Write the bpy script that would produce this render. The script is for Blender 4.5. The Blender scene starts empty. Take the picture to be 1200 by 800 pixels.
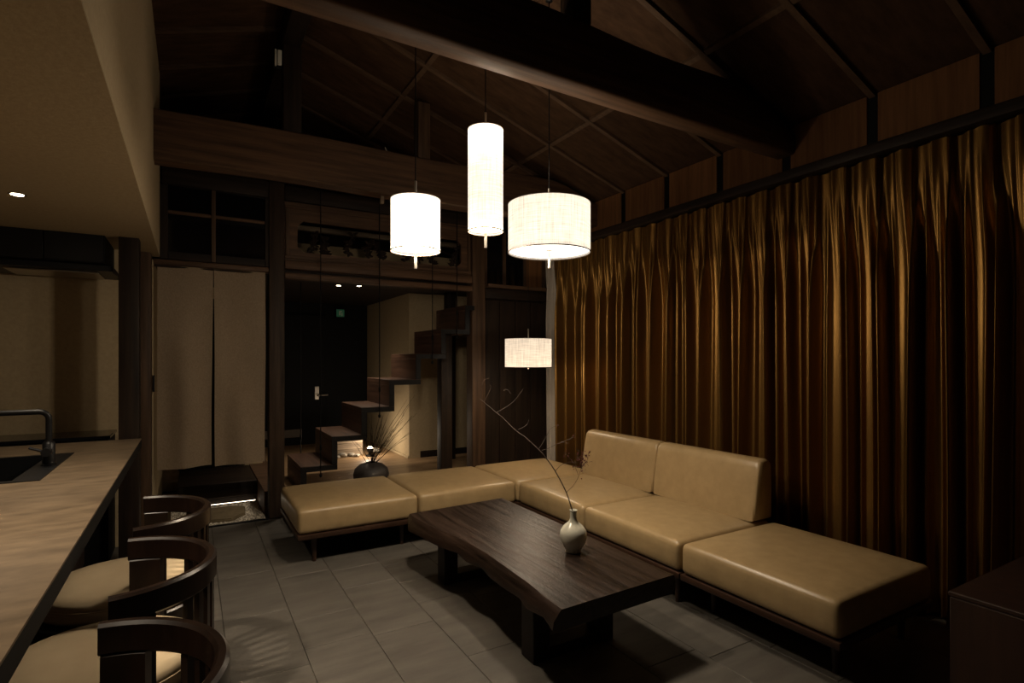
import bpy, bmesh, math, random
from mathutils import Vector, Matrix, Euler
random.seed(7)
S = bpy.context.scene
COL = S.collection
PI = math.pi
R = math.radians

# ------------------------------------------------------------------ camera, world, exposure
CH = 1.29                                   # camera height
cam_d = bpy.data.cameras.new('camera'); cam = bpy.data.objects.new('camera', cam_d); COL.objects.link(cam)
cam.location = (0, 0, CH); cam.rotation_euler = (PI/2, 0, -R(30.434))
cam_d.sensor_width = 36; cam_d.lens = 19.2; cam_d.shift_y = 0.0175; cam_d.clip_start = 0.02
S.camera = cam
w = bpy.data.worlds.new('night'); S.world = w; w.use_nodes = True
w.node_tree.nodes['Background'].inputs[0].default_value = (0.7, 0.6, 0.5, 1)
w.node_tree.nodes['Background'].inputs[1].default_value = 0.001
S.view_settings.view_transform = 'Standard'; S.view_settings.look = 'None'
S.view_settings.gamma = 1.0; S.view_settings.use_curve_mapping = False
S.view_settings.exposure = -0.2
WARM = (1.0, 0.83, 0.62)

def lamp(name, kind, loc, power, color=WARM, size=0.05, target=None, angle=100, blend=0.6, parent=None):
    d = bpy.data.lights.new(name, kind); d.energy = power; d.color = color
    if kind in ('POINT', 'SPOT'): d.shadow_soft_size = size
    if kind == 'SPOT': d.spot_size = R(angle); d.spot_blend = blend
    o = bpy.data.objects.new(name, d); COL.objects.link(o)
    loc = Vector(loc)
    o.location = loc - (WL[parent.name] if parent else Vector())
    if parent: o.parent = parent
    if target is not None:
        o.rotation_euler = (Vector(target) - loc).to_track_quat('-Z', 'Y').to_euler()
    return o

# ------------------------------------------------------------------ pixel helper (the photo's perspective)
F, HY, TH = 640.0, 421.0, R(30.434)
cT, sT = math.cos(TH), math.sin(TH)
def pray(u, v):
    a = (u-600)/F; return Vector((sT+a*cT, cT-a*sT, (HY-v)/F))
def px_depth(u, v, dep): return pray(u, v)*dep + Vector((0, 0, CH))
def px_y(u, v, Y): d = pray(u, v); return d*(Y/d.y) + Vector((0, 0, CH))
def px_z(u, v, Z): d = pray(u, v); return d*((Z-CH)/d.z) + Vector((0, 0, CH))

# ------------------------------------------------------------------ materials
MAT = {}
def newmat(name):
    m = bpy.data.materials.new(name); m.use_nodes = True; MAT[name] = m
    nt = m.node_tree; b = nt.nodes['Principled BSDF']; return m, nt, b
def N(nt, t, **kw):
    n = nt.nodes.new(t)
    for k, v in kw.items():
        if k in n.inputs: n.inputs[k].default_value = v
        else: setattr(n, k, v)
    return n
def ramp(nt, fac, c1, c2, p1=0.3, p2=0.7):
    r = nt.nodes.new('ShaderNodeValToRGB'); e = r.color_ramp.elements
    e[0].position = p1; e[1].position = p2; e[0].color = (*c1, 1); e[1].color = (*c2, 1)
    nt.links.new(fac, r.inputs[0]); return r
def noise_mat(name, c1, c2, scale=(4, 4, 4), nscale=1.0, detail=6, rough=0.6, bump=0.0, spec=0.5, p=(0.3, 0.7), rnd=0.0, rough_var=0.0, bdist=0.01, metallic=0.0):
    m, nt, b = newmat(name); L = nt.links
    tc = N(nt, 'ShaderNodeTexCoord'); mp = N(nt, 'ShaderNodeMapping'); mp.inputs['Scale'].default_value = scale
    L.new(tc.outputs['Object'], mp.inputs['Vector'])
    if rnd:
        oi = N(nt, 'ShaderNodeObjectInfo'); mul = N(nt, 'ShaderNodeVectorMath', operation='SCALE'); 
        cmb = N(nt, 'ShaderNodeCombineXYZ')
        for k in range(3): L.new(oi.outputs['Random'], cmb.inputs[k])
        mul.inputs['Scale'].default_value = 37.0
        L.new(cmb.outputs[0], mul.inputs[0]); L.new(mul.outputs[0], mp.inputs['Location'])
    nz = N(nt, 'ShaderNodeTexNoise'); nz.inputs['Scale'].default_value = nscale; nz.inputs['Detail'].default_value = detail; nz.inputs['Roughness'].default_value = 0.62
    L.new(mp.outputs[0], nz.inputs['Vector'])
    r = ramp(nt, nz.outputs['Fac'], c1, c2, *p); col = r.outputs[0]
    if rnd:
        hs = N(nt, 'ShaderNodeHueSaturation'); mr = N(nt, 'ShaderNodeMapRange')
        mr.inputs['To Min'].default_value = 1-rnd; mr.inputs['To Max'].default_value = 1+rnd
        L.new(oi.outputs['Random'], mr.inputs['Value']); L.new(mr.outputs[0], hs.inputs['Value']); L.new(col, hs.inputs['Color']); col = hs.outputs[0]
    L.new(col, b.inputs['Base Color']); b.inputs['Roughness'].default_value = rough
    b.inputs['Specular IOR Level'].default_value = spec; b.inputs['Metallic'].default_value = metallic
    if rough_var:
        mr = N(nt, 'ShaderNodeMapRange'); mr.inputs['To Min'].default_value = rough-rough_var; mr.inputs['To Max'].default_value = rough+rough_var
        L.new(nz.outputs['Fac'], mr.inputs['Value']); L.new(mr.outputs[0], b.inputs['Roughness'])
    if bump:
        bp = N(nt, 'ShaderNodeBump'); bp.inputs['Strength'].default_value = bump; bp.inputs['Distance'].default_value = bdist
        L.new(nz.outputs['Fac'], bp.inputs['Height']); L.new(bp.outputs[0], b.inputs['Normal'])
    return m
def flat(name, c, rough=0.5, metallic=0.0, spec=0.5):
    m, nt, b = newmat(name); b.inputs['Base Color'].default_value = (*c, 1); b.inputs['Roughness'].default_value = rough
    b.inputs['Metallic'].default_value = metallic; b.inputs['Specular IOR Level'].default_value = spec; return m
def emit(name, c, s):
    m, nt, b = newmat(name); b.inputs['Base Color'].default_value = (*c, 1)
    b.inputs['Emission Color'].default_value = (*c, 1); b.inputs['Emission Strength'].default_value = s; return m

def wood(name, c1, c2, axis, rough=0.5, spec=0.4, rnd=0.0, bump=0.25, f=26):
    sc = [f, f, f]; sc[axis] = f*0.055
    return noise_mat(name, c1, c2, scale=sc, nscale=1.0, detail=7, rough=rough, bump=bump, spec=spec, p=(0.32, 0.72), rnd=rnd, bdist=0.004)
# dark old timber (grain along X / Y / Z), lighter brown panelling, dark stool wood
wood('timber_x', (.008, .005, .0035), (.028, .017, .011), 0, .6, spec=.2)
wood('timber_y', (.008, .005, .0035), (.028, .017, .011), 1, .6, spec=.2)
wood('timber_z', (.008, .005, .0035), (.03, .018, .011), 2, .6, spec=.2)
wood('brown_x', (.042, .023, .013), (.13, .071, .04), 0, .6, spec=.25)
wood('brown_z', (.036, .02, .0115), (.105, .06, .034), 2, .6, spec=.25)
wood('post_wood', (.016, .010, .007), (.062, .039, .025), 2, .6, spec=.2)
wood('panel_z', (.11, .05, .02), (.20, .096, .04), 2, .7, spec=.08, rnd=.18)
wood('ceil_x', (.034, .018, .010), (.074, .04, .0215), 0, .7, spec=.08, rnd=.15, f=18)
wood('batten_wood', (.06, .036, .022), (.11, .066, .04), 0, .6, spec=.15)
wood('stool_wood', (.006, .0032, .002), (.018, .009, .0055), 2, .28, spec=.4, bump=.05)
wood('table_wood', (.008, .005, .0035), (.05, .029, .02), 1, .34, spec=.5, bump=.9, f=16)
noise_mat('table_top_wood', (.003, .002, .0015), (.044, .024, .016), scale=(30, 1.6, 30), nscale=1, detail=10, rough=.36, bump=.65, spec=.42, p=(.3, .74), rough_var=.22, bdist=.006)
wood('table_leg_wood', (.008, .005, .004), (.022, .013, .009), 2, .5)
wood('sofa_frame_wood', (.025, .012, .007), (.05, .024, .014), 1, .4)
wood('step_wood', (.04, .02, .013), (.12, .064, .04), 1, .45, bump=.35)
wood('floor_plank', (.20, .12, .06), (.34, .22, .12), 0, .4, rnd=.12, f=14)
wood('old_board', (.10, .07, .045), (.28, .21, .14), 0, .7, bump=.6)
wood('cabinet_wood', (.022, .011, .007), (.042, .02, .012), 2, .6, spec=.25)
flat('black_metal', (.006, .006, .0065), .4, .0, spec=.3)
flat('black_gloss', (.006, .006, .007), .12)
flat('black_matte', (.004, .0036, .0035), .7, spec=.15)
flat('steel', (.55, .5, .44), .3, 1.0)
flat('bronze', (.10, .075, .055), .5)
flat('white_metal', (.6, .57, .5), .4)
flat('grout', (.17, .155, .135), .9)
flat('dark_glass', (.004, .004, .005), .08, spec=.5)
noise_mat('tile', (.070, .063, .054), (.125, .113, .097), scale=(3, 14, 6), nscale=1.2, detail=8, rough=.52, bump=.05, p=(.3, .75), rnd=.07, spec=.35)
noise_mat('plaster', (.35, .27, .165), (.42, .33, .205), scale=(18, 18, 18), nscale=3, detail=6, rough=.9, bump=.12, spec=.1)
noise_mat('counter_stone', (.072, .050, .030), (.165, .118, .072), scale=(3, 7, 4), nscale=2.2, detail=9, rough=.42, bump=.06, spec=.4, p=(.3, .72))
noise_mat('leather', (.31, .215, .105), (.39, .275, .14), scale=(5, 5, 5), nscale=2.5, detail=7, rough=.36, bump=.03, spec=.5, bdist=.003)
noise_mat('stool_leather', (.72, .56, .35), (.79, .63, .41), scale=(5, 5, 5), nscale=2.5, detail=6, rough=.36, bump=.03, spec=.5, bdist=.003)
noise_mat('noren_cloth', (.41, .32, .225), (.54, .425, .305), scale=(90, 90, 60), nscale=1.4, detail=5, rough=.95, bump=.5, spec=.05, bdist=.002)
noise_mat('celadon', (.56, .54, .44), (.66, .64, .54), scale=(6, 6, 6), nscale=3, detail=5, rough=.16, spec=.5)
noise_mat('dark_clay', (.012, .010, .009), (.03, .024, .02), scale=(30, 30, 30), nscale=1, detail=5, rough=.6, bump=.3)
noise_mat('bark', (.04, .026, .019), (.11, .075, .056), scale=(60, 60, 60), nscale=1, detail=4, rough=.7, bump=.4)
flat('twig_bark', (.006, .004, .003), .9, spec=0)
flat('berry', (.09, .012, .008), .4)
noise_mat('pebble', (.22, .19, .15), (.75, .68, .56), scale=(55, 55, 55), nscale=1.0, detail=1, rough=.8, p=(.35, .65))
noise_mat('flagstone', (.10, .075, .04), (.19, .145, .08), scale=(6, 6, 6), nscale=2, detail=8, rough=.7, bump=.4)
noise_mat('rock', (.12, .10, .08), (.35, .31, .25), scale=(9, 9, 9), nscale=2, detail=6, rough=.85, bump=.6)
noise_mat('sheer_cloth', (.33, .29, .25), (.40, .36, .31), scale=(120, 120, 6), nscale=1, detail=3, rough=.9, spec=.1)
# satin drape
m, nt, b = newmat('satin')
b.inputs['Roughness'].default_value = .40; b.inputs['Metallic'].default_value = .85
b.inputs['Sheen Weight'].default_value = .08; b.inputs['Sheen Roughness'].default_value = .4; b.inputs['Sheen Tint'].default_value = (1, .7, .3, 1)
tc = N(nt, 'ShaderNodeTexCoord'); mp = N(nt, 'ShaderNodeMapping'); mp.inputs['Scale'].default_value = (300, 300, 6)
nz = N(nt, 'ShaderNodeTexNoise'); nz.inputs['Detail'].default_value = 3; nt.links.new(tc.outputs['Object'], mp.inputs[0]); nt.links.new(mp.outputs[0], nz.inputs['Vector'])
r_ = ramp(nt, nz.outputs['Fac'], (.20, .105, .026), (.28, .15, .04)); nt.links.new(r_.outputs[0], b.inputs['Base Color'])
# lamp linen: glowing woven cloth
def linen(name, s, trans=.35):
    m, nt, b = newmat(name); L = nt.links
    tc = N(nt, 'ShaderNodeTexCoord')
    def thread(sc):
        mp = N(nt, 'ShaderNodeMapping'); mp.inputs['Scale'].default_value = sc
        nz = N(nt, 'ShaderNodeTexNoise'); nz.inputs['Scale'].default_value = 1; nz.inputs['Detail'].default_value = 4
        L.new(tc.outputs['Object'], mp.inputs[0]); L.new(mp.outputs[0], nz.inputs['Vector']); return nz.outputs['Fac']
    a = thread((9, 9, 190)); c = thread((150, 150, 7))
    mx = N(nt, 'ShaderNodeMath', operation='ADD'); L.new(a, mx.inputs[0]); L.new(c, mx.inputs[1])
    mr = N(nt, 'ShaderNodeMapRange'); mr.inputs['From Min'].default_value = .7; mr.inputs['From Max'].default_value = 1.3
    mr.inputs['To Min'].default_value = .68; mr.inputs['To Max'].default_value = 1.10
    L.new(mx.outputs[0], mr.inputs['Value'])
    ms = N(nt, 'ShaderNodeMath', operation='MULTIPLY'); ms.inputs[1].default_value = s; L.new(mr.outputs[0], ms.inputs[0])
    em = N(nt, 'ShaderNodeEmission'); em.inputs['Color'].default_value = (1, .88, .73, 1); L.new(ms.outputs[0], em.inputs['Strength'])
    tr = N(nt, 'ShaderNodeBsdfTranslucent'); 
    cr = ramp(nt, mr.outputs[0], (.30*trans, .25*trans, .2*trans), (.6*trans, .53*trans, .45*trans), .6, 1.1); L.new(cr.outputs[0], tr.inputs['Color'])
    ad = N(nt, 'ShaderNodeAddShader'); L.new(em.outputs[0], ad.inputs[0]); L.new(tr.outputs[0], ad.inputs[1])
    L.new(ad.outputs[0], nt.nodes['Material Output'].inputs['Surface']); return m
linen('linen_shade', .96, .35); linen('linen_dim', .56, .35); linen('linen_bright', 1.2)
emit('diffuser', (1, .86, .68), 4.0)
emit('diffuser_dim', (1, .80, .56), 7.0)
emit('downlight_glow', (1, .82, .55), 25.0)
emit('strip_glow', (1, .82, .6), 9.0)
emit('exit_glow', (.06, .35, .22), .006)

# ------------------------------------------------------------------ object helpers
WL = {}
def setp(o, label=None, cat=None, group=None, kind=None):
    if label: o['label'] = label
    if cat: o['category'] = cat
    if group: o['group'] = group
    if kind: o['kind'] = kind
    return o
def thing(name, loc, label, cat, group=None):
    o = bpy.data.objects.new(name, None); COL.objects.link(o); o.location = loc; o.empty_display_size = .1
    WL[o.name] = Vector(loc); return setp(o, label, cat, group)
def obj(name, bm, mat, parent=None, smooth=True, angle=40, **kw):
    xs = [v.co for v in bm.verts]
    lo = Vector([min(v[i] for v in xs) for i in range(3)]); hi = Vector([max(v[i] for v in xs) for i in range(3)])
    base = Vector(((lo.x+hi.x)/2, (lo.y+hi.y)/2, lo.z))
    bmesh.ops.translate(bm, verts=bm.verts, vec=-base)
    bmesh.ops.recalc_face_normals(bm, faces=bm.faces)
    me = bpy.data.meshes.new(name); bm.to_mesh(me); bm.free()
    if smooth:
        for p in me.polygons: p.use_smooth = True
        me.set_sharp_from_angle(angle=R(angle))
    me.materials.append(MAT[mat])
    o = bpy.data.objects.new(name, me); COL.objects.link(o)
    o.location = base - (WL[parent.name] if parent else Vector()); o.parent = parent
    WL[o.name] = base
    return setp(o, **kw)
def copy_tree(o, off=Vector(), parent=None):
    c = o.copy(); COL.objects.link(c); c.parent = parent
    if parent is None: c.location = o.location + Vector(off)
    WL[c.name] = WL[o.name] + Vector(off)
    for ch in list(o.children): copy_tree(ch, off, c)
    return c
def BM(): return bmesh.new()
def box(bm, x0, x1, y0, y1, z0, z1, bev=0.0, seg=1):
    r = bmesh.ops.create_cube(bm, size=1.0); vs = r['verts']
    for v in vs: v.co = Vector(((x0+x1)/2+v.co.x*(x1-x0), (y0+y1)/2+v.co.y*(y1-y0), (z0+z1)/2+v.co.z*(z1-z0)))
    if bev:
        es = list({e for v in vs for e in v.link_edges})
        bmesh.ops.bevel(bm, geom=es, offset=bev, segments=seg, affect='EDGES', profile=.5)
    return bm
def bx(x0, x1, y0, y1, z0, z1, bev=0.0, seg=1): return box(BM(), x0, x1, y0, y1, z0, z1, bev, seg)
def loft(bm, rings, close=True, cap=True):
    V = [[bm.verts.new(p) for p in ring] for ring in rings]
    n = len(V[0])
    for a, b in zip(V, V[1:]):
        for i in range(n if close else n-1):
            j = (i+1) % n; bm.faces.new((a[i], a[j], b[j], b[i]))
    if cap and close:
        bm.faces.new(V[0][::-1]); bm.faces.new(V[-1])
    return bm
def lathe(bm, prof, c, n=32, cap=True):
    return loft(bm, [[Vector((c[0]+r*math.cos(2*PI*k/n), c[1]+r*math.sin(2*PI*k/n), c[2]+z)) for k in range(n)] for r, z in prof], cap=cap)
def tube(bm, pts, rad, n=8):
    pts = [Vector(p) for p in pts]; rings = []
    if not isinstance(rad, (list, tuple)): rad = [rad]*len(pts)
    prev = None
    for i, p in enumerate(pts):
        t = (pts[min(i+1, len(pts)-1)] - pts[max(i-1, 0)]).normalized()
        ref = prev if prev is not None else (Vector((0, 0, 1)) if abs(t.z) < .9 else Vector((1, 0, 0)))
        a = (ref - t*ref.dot(t)).normalized(); b = t.cross(a); prev = a
        rings.append([p + (a*math.cos(2*PI*k/n) + b*math.sin(2*PI*k/n))*rad[i] for k in range(n)])
    return loft(bm, rings)
def prism(bm, poly, z0, z1):
    lo = [bm.verts.new((x, y, z0)) for x, y in poly]; hi = [bm.verts.new((x, y, z1)) for x, y in poly]
    n = len(poly)
    for i in range(n):
        j = (i+1) % n; bm.faces.new((lo[i], lo[j], hi[j], hi[i]))
    bm.faces.new(lo[::-1]); bm.faces.new(hi); return bm
def arc_band(bm, c, ri, ro, z0, z1, a0, a1, n=40, bev=0.006):
    rings = []
    for k in range(n+1):
        a = R(a0+(a1-a0)*k/n); ca, sa = math.cos(a), math.sin(a)
        prof = [(ri+bev, z0), (ro-bev, z0), (ro, z0+bev), (ro, z1-bev), (ro-bev, z1), (ri+bev, z1), (ri, z1-bev), (ri, z0+bev)]
        rings.append([Vector((c[0]+r*ca, c[1]+r*sa, z)) for r, z in prof])
    return loft(bm, rings)
def cushion(x0, x1, y0, y1, z0, z1, r=.03, puff=.012, rb=.012):
    bm = BM()
    def ax(a, b, n):
        q = [0, .12, .3, .55, 1.0]
        L = [a+r*t for t in q]; H = [b-r*t for t in reversed(q)]
        mid = [a+r+(b-a-2*r)*k/n for k in range(1, n)]
        return L+mid+H
    X, Y, Zs = ax(x0, x1, 10), ax(y0, y1, 10), ax(z0, z1, 3)
    nx, ny, nz = len(X), len(Y), len(Zs); V = {}
    def vert(i, j, k):
        if (i, j, k) in V: return V[(i, j, k)]
        p = Vector((X[i], Y[j], Zs[k])); q = Vector((min(max(p.x, x0+r), x1-r), min(max(p.y, y0+r), y1-r), min(max(p.z, z0+r), z1-r)))
        d = p-q
        if d.length > 1e-9: p = q + d.normalized()*r
        u = (p.x-x0)/(x1-x0)*2-1; v = (p.y-y0)/(y1-y0)*2-1; t = (p.z-z0)/(z1-z0)
        p.z += puff*max(0, 1-u**4)*max(0, 1-v**4)*t
        s = (1-(2*t-1)**2)*.003
        if abs(u) > .8: p.x += math.copysign(s, u)*max(0, 1-v**6)
        if abs(v) > .8: p.y += math.copysign(s, v)*max(0, 1-u**6)
        V[(i, j, k)] = bm.verts.new(p); return V[(i, j, k)]
    for i in range(nx-1):
        for j in range(ny-1):
            for k in (0, nz-1): bm.faces.new([vert(i, j, k), vert(i+1, j, k), vert(i+1, j+1, k), vert(i, j+1, k)])
    for i in range(nx-1):
        for k in range(nz-1):
            for j in (0, ny-1): bm.faces.new([vert(i, j, k), vert(i+1, j, k), vert(i+1, j, k+1), vert(i, j, k+1)])
    for j in range(ny-1):
        for k in range(nz-1):
            for i in (0, nx-1): bm.faces.new([vert(i, j, k), vert(i, j+1, k), vert(i, j+1, k+1), vert(i, j, k+1)])
    return bm

# ================================================================== SETTING
WX = 3.29; RX, RZ, WZ = .60, 3.66, 2.77     # right wall, ridge, eaves
SL = (RZ-WZ)/(WX-RX)
def roofz(x): return RZ - SL*abs(x-RX)
YN, YF = -1.5, 7.6
BY = 4.80                                    # front of the timber screen at the end of the room

# floor: screed below, tiles as pieces
fl = obj('floor', bx(-2.6, 3.6, YN, 7.6, -.25, -.009), 'grout', kind='structure', smooth=False)
TB = None
random.seed(3)
tiles = 0
def tile(x0, x1, y0, y1):
    global tiles
    g = .0011
    obj('tile', bx(x0+g, x1-g, y0+g, y1-g, -.012, 0.0, .0015), 'tile', fl, smooth=False); tiles += 1
for k in range(-2, 11):
    x0 = .135+.3*k; x1 = min(x0+.3, WX)
    y = 4.785
    cuts = {0: [4.23, 3.63, 3.03], 1: [4.37, 4.065, 3.465, 2.865, 2.563, 1.963]}.get(k)
    if cuts is None:
        o = .6-(k*.22) % .6; cuts = [4.785-o]
    last = cuts[-1]; cuts = list(cuts)
    if cuts[0] > y-.05: cuts[0] = y-.1
    while last > .5:
        last -= .6 if random.random() < .75 else .3; cuts.append(last)
    for c in cuts:
        tile(x0, x1, c, y); y = c
obj('tile', bx(-2.4, .135-.6, .5, 4.6, -.012, -.001), 'tile', fl, smooth=False)
obj('tile', bx(-2.4, WX, YN, .3, -.012, -.001), 'tile', fl, smooth=False)

# right wall, panels above the drapes
wr = obj('wall_right', bx(WX, WX+.12, YN, 5.6, 0, WZ+.3), 'timber_z', kind='structure', smooth=False)
DIV = [1.10-.51*5+.51*k for k in range(0, 13)]
for a, b_ in zip(DIV, DIV[1:]):
    if a > 4.9: continue
    obj('panel', bx(WX-.012, WX+.005, a+.028, b_-.028, 2.44, WZ-.002, .002), 'panel_z', wr)
for d in DIV:
    obj('divider', bx(WX-.006, WX+.004, d-.026, d+.026, 2.44, WZ-.002), 'black_matte', wr)
obj('trim_1', bx(3.13, WX, YN, 4.80, 2.385, 2.445, .008, 2), 'timber_y', kind='structure')

# roof: two slopes with board panels, battens, ridge
cb = BM()
for (xa, xb) in ((-.35, RX), (RX, WX+.12)):
    vs = []
    for y in (YN, YF):
        for x in (xa, xb):
            for dz in (.02, .12): vs.append(cb.verts.new((x, y, roofz(x)+dz)))
    a = vs
    for f in ((0, 2, 6, 4), (1, 3, 7, 5), (0, 1, 3, 2), (4, 5, 7, 6), (0, 1, 5, 4), (2, 3, 7, 6)): cb.faces.new([a[i] for i in f])
ce = obj('ceiling', cb, 'timber_x', kind='structure', smooth=False)
def slope_slab(name, xa, xb, ya, yb, t0, t1, mat):
    bm = BM(); vs = []
    for y in (ya, yb):
        for x in (xa, xb):
            for t in (t0, t1): vs.append(bm.verts.new((x, y, roofz(x)+t)))
    for f in ((0, 2, 6, 4), (1, 3, 7, 5), (0, 1, 3, 2), (4, 5, 7, 6), (0, 1, 5, 4), (2, 3, 7, 6)): bm.faces.new([vs[i] for i in f])
    return obj(name, bm, mat, ce, smooth=False)
YD = [1.10-.51*5+.51*k for k in range(0, 18)]
XR = [-.22, RX, 1.44, 2.50, WX]
for a, b_ in zip(YD, YD[1:]):
    for xa, xb in zip(XR, XR[1:]):
        slope_slab('panel', xa+.004, xb-.004, a+.004, b_-.004, 0, .018, 'ceil_x')
for y in YD:
    slope_slab('batten', -.22, RX-.05, y-.017, y+.017, -.022, .0, 'batten_wood')
    slope_slab('batten', RX+.05, WX-.01, y-.017, y+.017, -.022, .0, 'batten_wood')
for x in (1.44, 2.50):
    slope_slab('batten', x-.016, x+.016, YN, YF, -.018, 0, 'batten_wood')

# left: plaster wall above the kitchen, kitchen ceiling (soffit), kitchen walls
KZ = 2.05
obj('wall_left', bx(-.34, -.20, YN, 4.80, KZ, 3.55), 'plaster', kind='structure', smooth=False)
obj('ceiling_kitchen', bx(-2.5, -.2005, YN, 4.80, KZ-.004, KZ-.0005), 'plaster', kind='structure', smooth=False)
obj('wall_kitchen', bx(-2.5, -.386, 4.62, 4.75, 0, KZ+.1), 'plaster', kind='structure', smooth=False)
obj('wall_side', bx(-2.62, -2.5, YN, 4.75, 0, KZ+.1), 'plaster', kind='structure', smooth=False)
obj('wall_front', bx(-2.62, WX+.12, YN-.12, YN, 0, 3.8), 'timber_z', kind='structure', smooth=False)

# ================================================================== TIMBERS
def timber(name, x0, x1, y0, y1, z0, z1, mat, label, cat, bev=.008, group=None):
    return obj(name, bx(x0, x1, y0, y1, z0, z1, bev, 2), mat, label=label, cat=cat, group=group)
# near tie beam: rounded log-like underside
bm = BM()
rings = []
for k in range(25):
    x = -.20+(WX+.20-.005)*k/24
    wv = .012*math.sin(x*2.1)+.006*math.sin(x*5.3)
    z1 = min(2.91+wv, roofz(x)-.03); z0 = 2.59+.008*math.sin(x*1.3+1)
    z1 = max(z1, z0+.05)
    prof = [(2.062, z0+.012), (2.074, z0), (2.178, z0), (2.192, z0+.012), (2.20, (z0+z1)/2), (2.19, z1-.02), (2.16, z1), (2.09, z1), (2.065, z1-.03), (2.06, (z0+z1)/2)]
    rings.append([Vector((x, y, z)) for y, z in prof])
loft(bm, rings)
obj('tie_beam', bm, 'brown_x', angle=50, label='thick dark tie beam that the three white pendant lamps hang from', cat='beam')
timber('strut_post', 1.555, 1.665, 2.075, 2.185, 2.90, roofz(1.66)-.03, 'timber_z', 'short dark strut post standing on the beam that carries the pendants', 'post')
# far tie beam with king post and strut
bm = BM(); rings = []
for k in range(21):
    x = -.215+(WX+.21)*k/20
    wv = .01*math.sin(x*2.7)
    rings.append([Vector((x, y, z+wv)) for y, z in ((4.01, 2.53), (4.14, 2.53), (4.15, 2.54), (4.15, min(2.83+.03*max(0, x)/2, roofz(x)-.05)), (4.14, min(2.84+.03*max(0, x)/2, roofz(x)-.04)), (4.01, min(2.84+.03*max(0, x)/2, roofz(x)-.04)), (4.0, min(2.83+.03*max(0, x)/2, roofz(x)-.05)), (4.0, 2.54))])
loft(bm, rings)
obj('tie_beam', bm, 'brown_x', label='brown squared tie beam spanning the room in front of the carved transom', cat='beam')
timber('king_post', .545, .665, 4.02, 4.13, 2.845, 3.46, 'timber_z', 'tall dark king post between the far tie beam and the ridge', 'post')
timber('strut_post', 1.52, 1.62, 4.02, 4.13, 2.855, roofz(1.62)-.025, 'brown_z', 'short brown strut post standing on the far tie beam', 'post')
timber('ridge_beam', RX-.06, RX+.06, YN, YF-.1, 3.46, 3.625, 'timber_y', 'long dark ridge beam running under the peak of the ceiling', 'beam')
# posts of the screen
timber('screen_post', .544, .660, BY, BY+.12, 0, 2.735, 'post_wood', 'dark square post between the cloth door curtain and the floating stairs', 'post')
timber('screen_post', 2.37, 2.515, BY, BY+.13, .2, 2.735, 'brown_z', 'brown square post right of the floating stairs, behind the sofa corner', 'post')
timber('kitchen_post', -.386, -.279, 4.12, 4.24, 0, KZ, 'timber_z', 'broad black post at the far end of the kitchen counter', 'post')
timber('kitchen_post', -.335, -.245, 4.62, 4.76, 0, KZ, 'brown_z', 'narrow brown post beside the pale strip left of the door curtain', 'post')
# top rail, rails of the screen
timber('screen_rail', -.19, WX-.005, BY+.005, BY+.125, 2.74, 2.86, 'timber_x', 'long dark top rail over the carved transom and glazed panel', 'rail')
timber('screen_rail', -.19, .542, BY+.01, BY+.10, 2.60, 2.735, 'timber_x', 'dark upper rail above the small panes over the door curtain', 'rail')
timber('screen_rail', -.24, .542, BY+.005, BY+.10, 1.995, 2.035, 'brown_x', 'thin brown lintel right above the cloth door curtain', 'rail')
timber('screen_rail', .662, 2.368, BY+.01, BY+.10, 2.60, 2.72, 'timber_x', 'dark rail directly above the carved transom', 'rail')
timber('screen_rail', .662, 2.368, BY-.005, BY+.09, 2.035, 2.105, 'brown_x', 'brown upper lintel rail directly below the carved transom', 'rail')
timber('screen_rail', .662, 2.368, BY-.01, BY+.08, 1.955, 2.005, 'brown_x', 'thin brown lower lintel rail over the floating stairs', 'rail')
timber('screen_rail', 2.517, WX-.005, BY-.005, BY+.12, 1.90, 2.00, 'timber_x', 'dark lintel below the shelf, above the low hanging lamp', 'rail')
timber('shelf_board', 2.517, WX-.005, BY-.06, BY+.14, 2.005, 2.035, 'brown_x', 'brown shelf board on the lintel beside the curtain corner', 'shelf', .003)

# glazed panel over the door curtain: window with frame, mullion, bar and panes
wn = obj('window_1', bx(-.20, -.15, BY+.02, BY+.07, 2.04, 2.60, .003), 'timber_z', kind='structure')
obj('mullion', bx(.135, .165, BY+.02, BY+.07, 2.04, 2.60, .003), 'brown_z', wn)
obj('mullion', bx(.515, .542, BY+.02, BY+.07, 2.04, 2.60, .003), 'timber_z', wn)
for a, b_ in ((-.15, .135), (.165, .515)):
    obj('glazing_bar', bx(a, b_, BY+.025, BY+.06, 2.385, 2.41, .003), 'brown_x', wn)
    obj('bottom_rail', bx(a, b_, BY+.025, BY+.06, 2.04, 2.10, .003), 'timber_x', wn)
    obj('pane', bx(a, b_, BY+.045, BY+.049, 2.10, 2.385), 'dark_glass', wn, smooth=False)
    obj('pane', bx(a, b_, BY+.045, BY+.049, 2.41, 2.60), 'dark_glass', wn, smooth=False)

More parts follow.
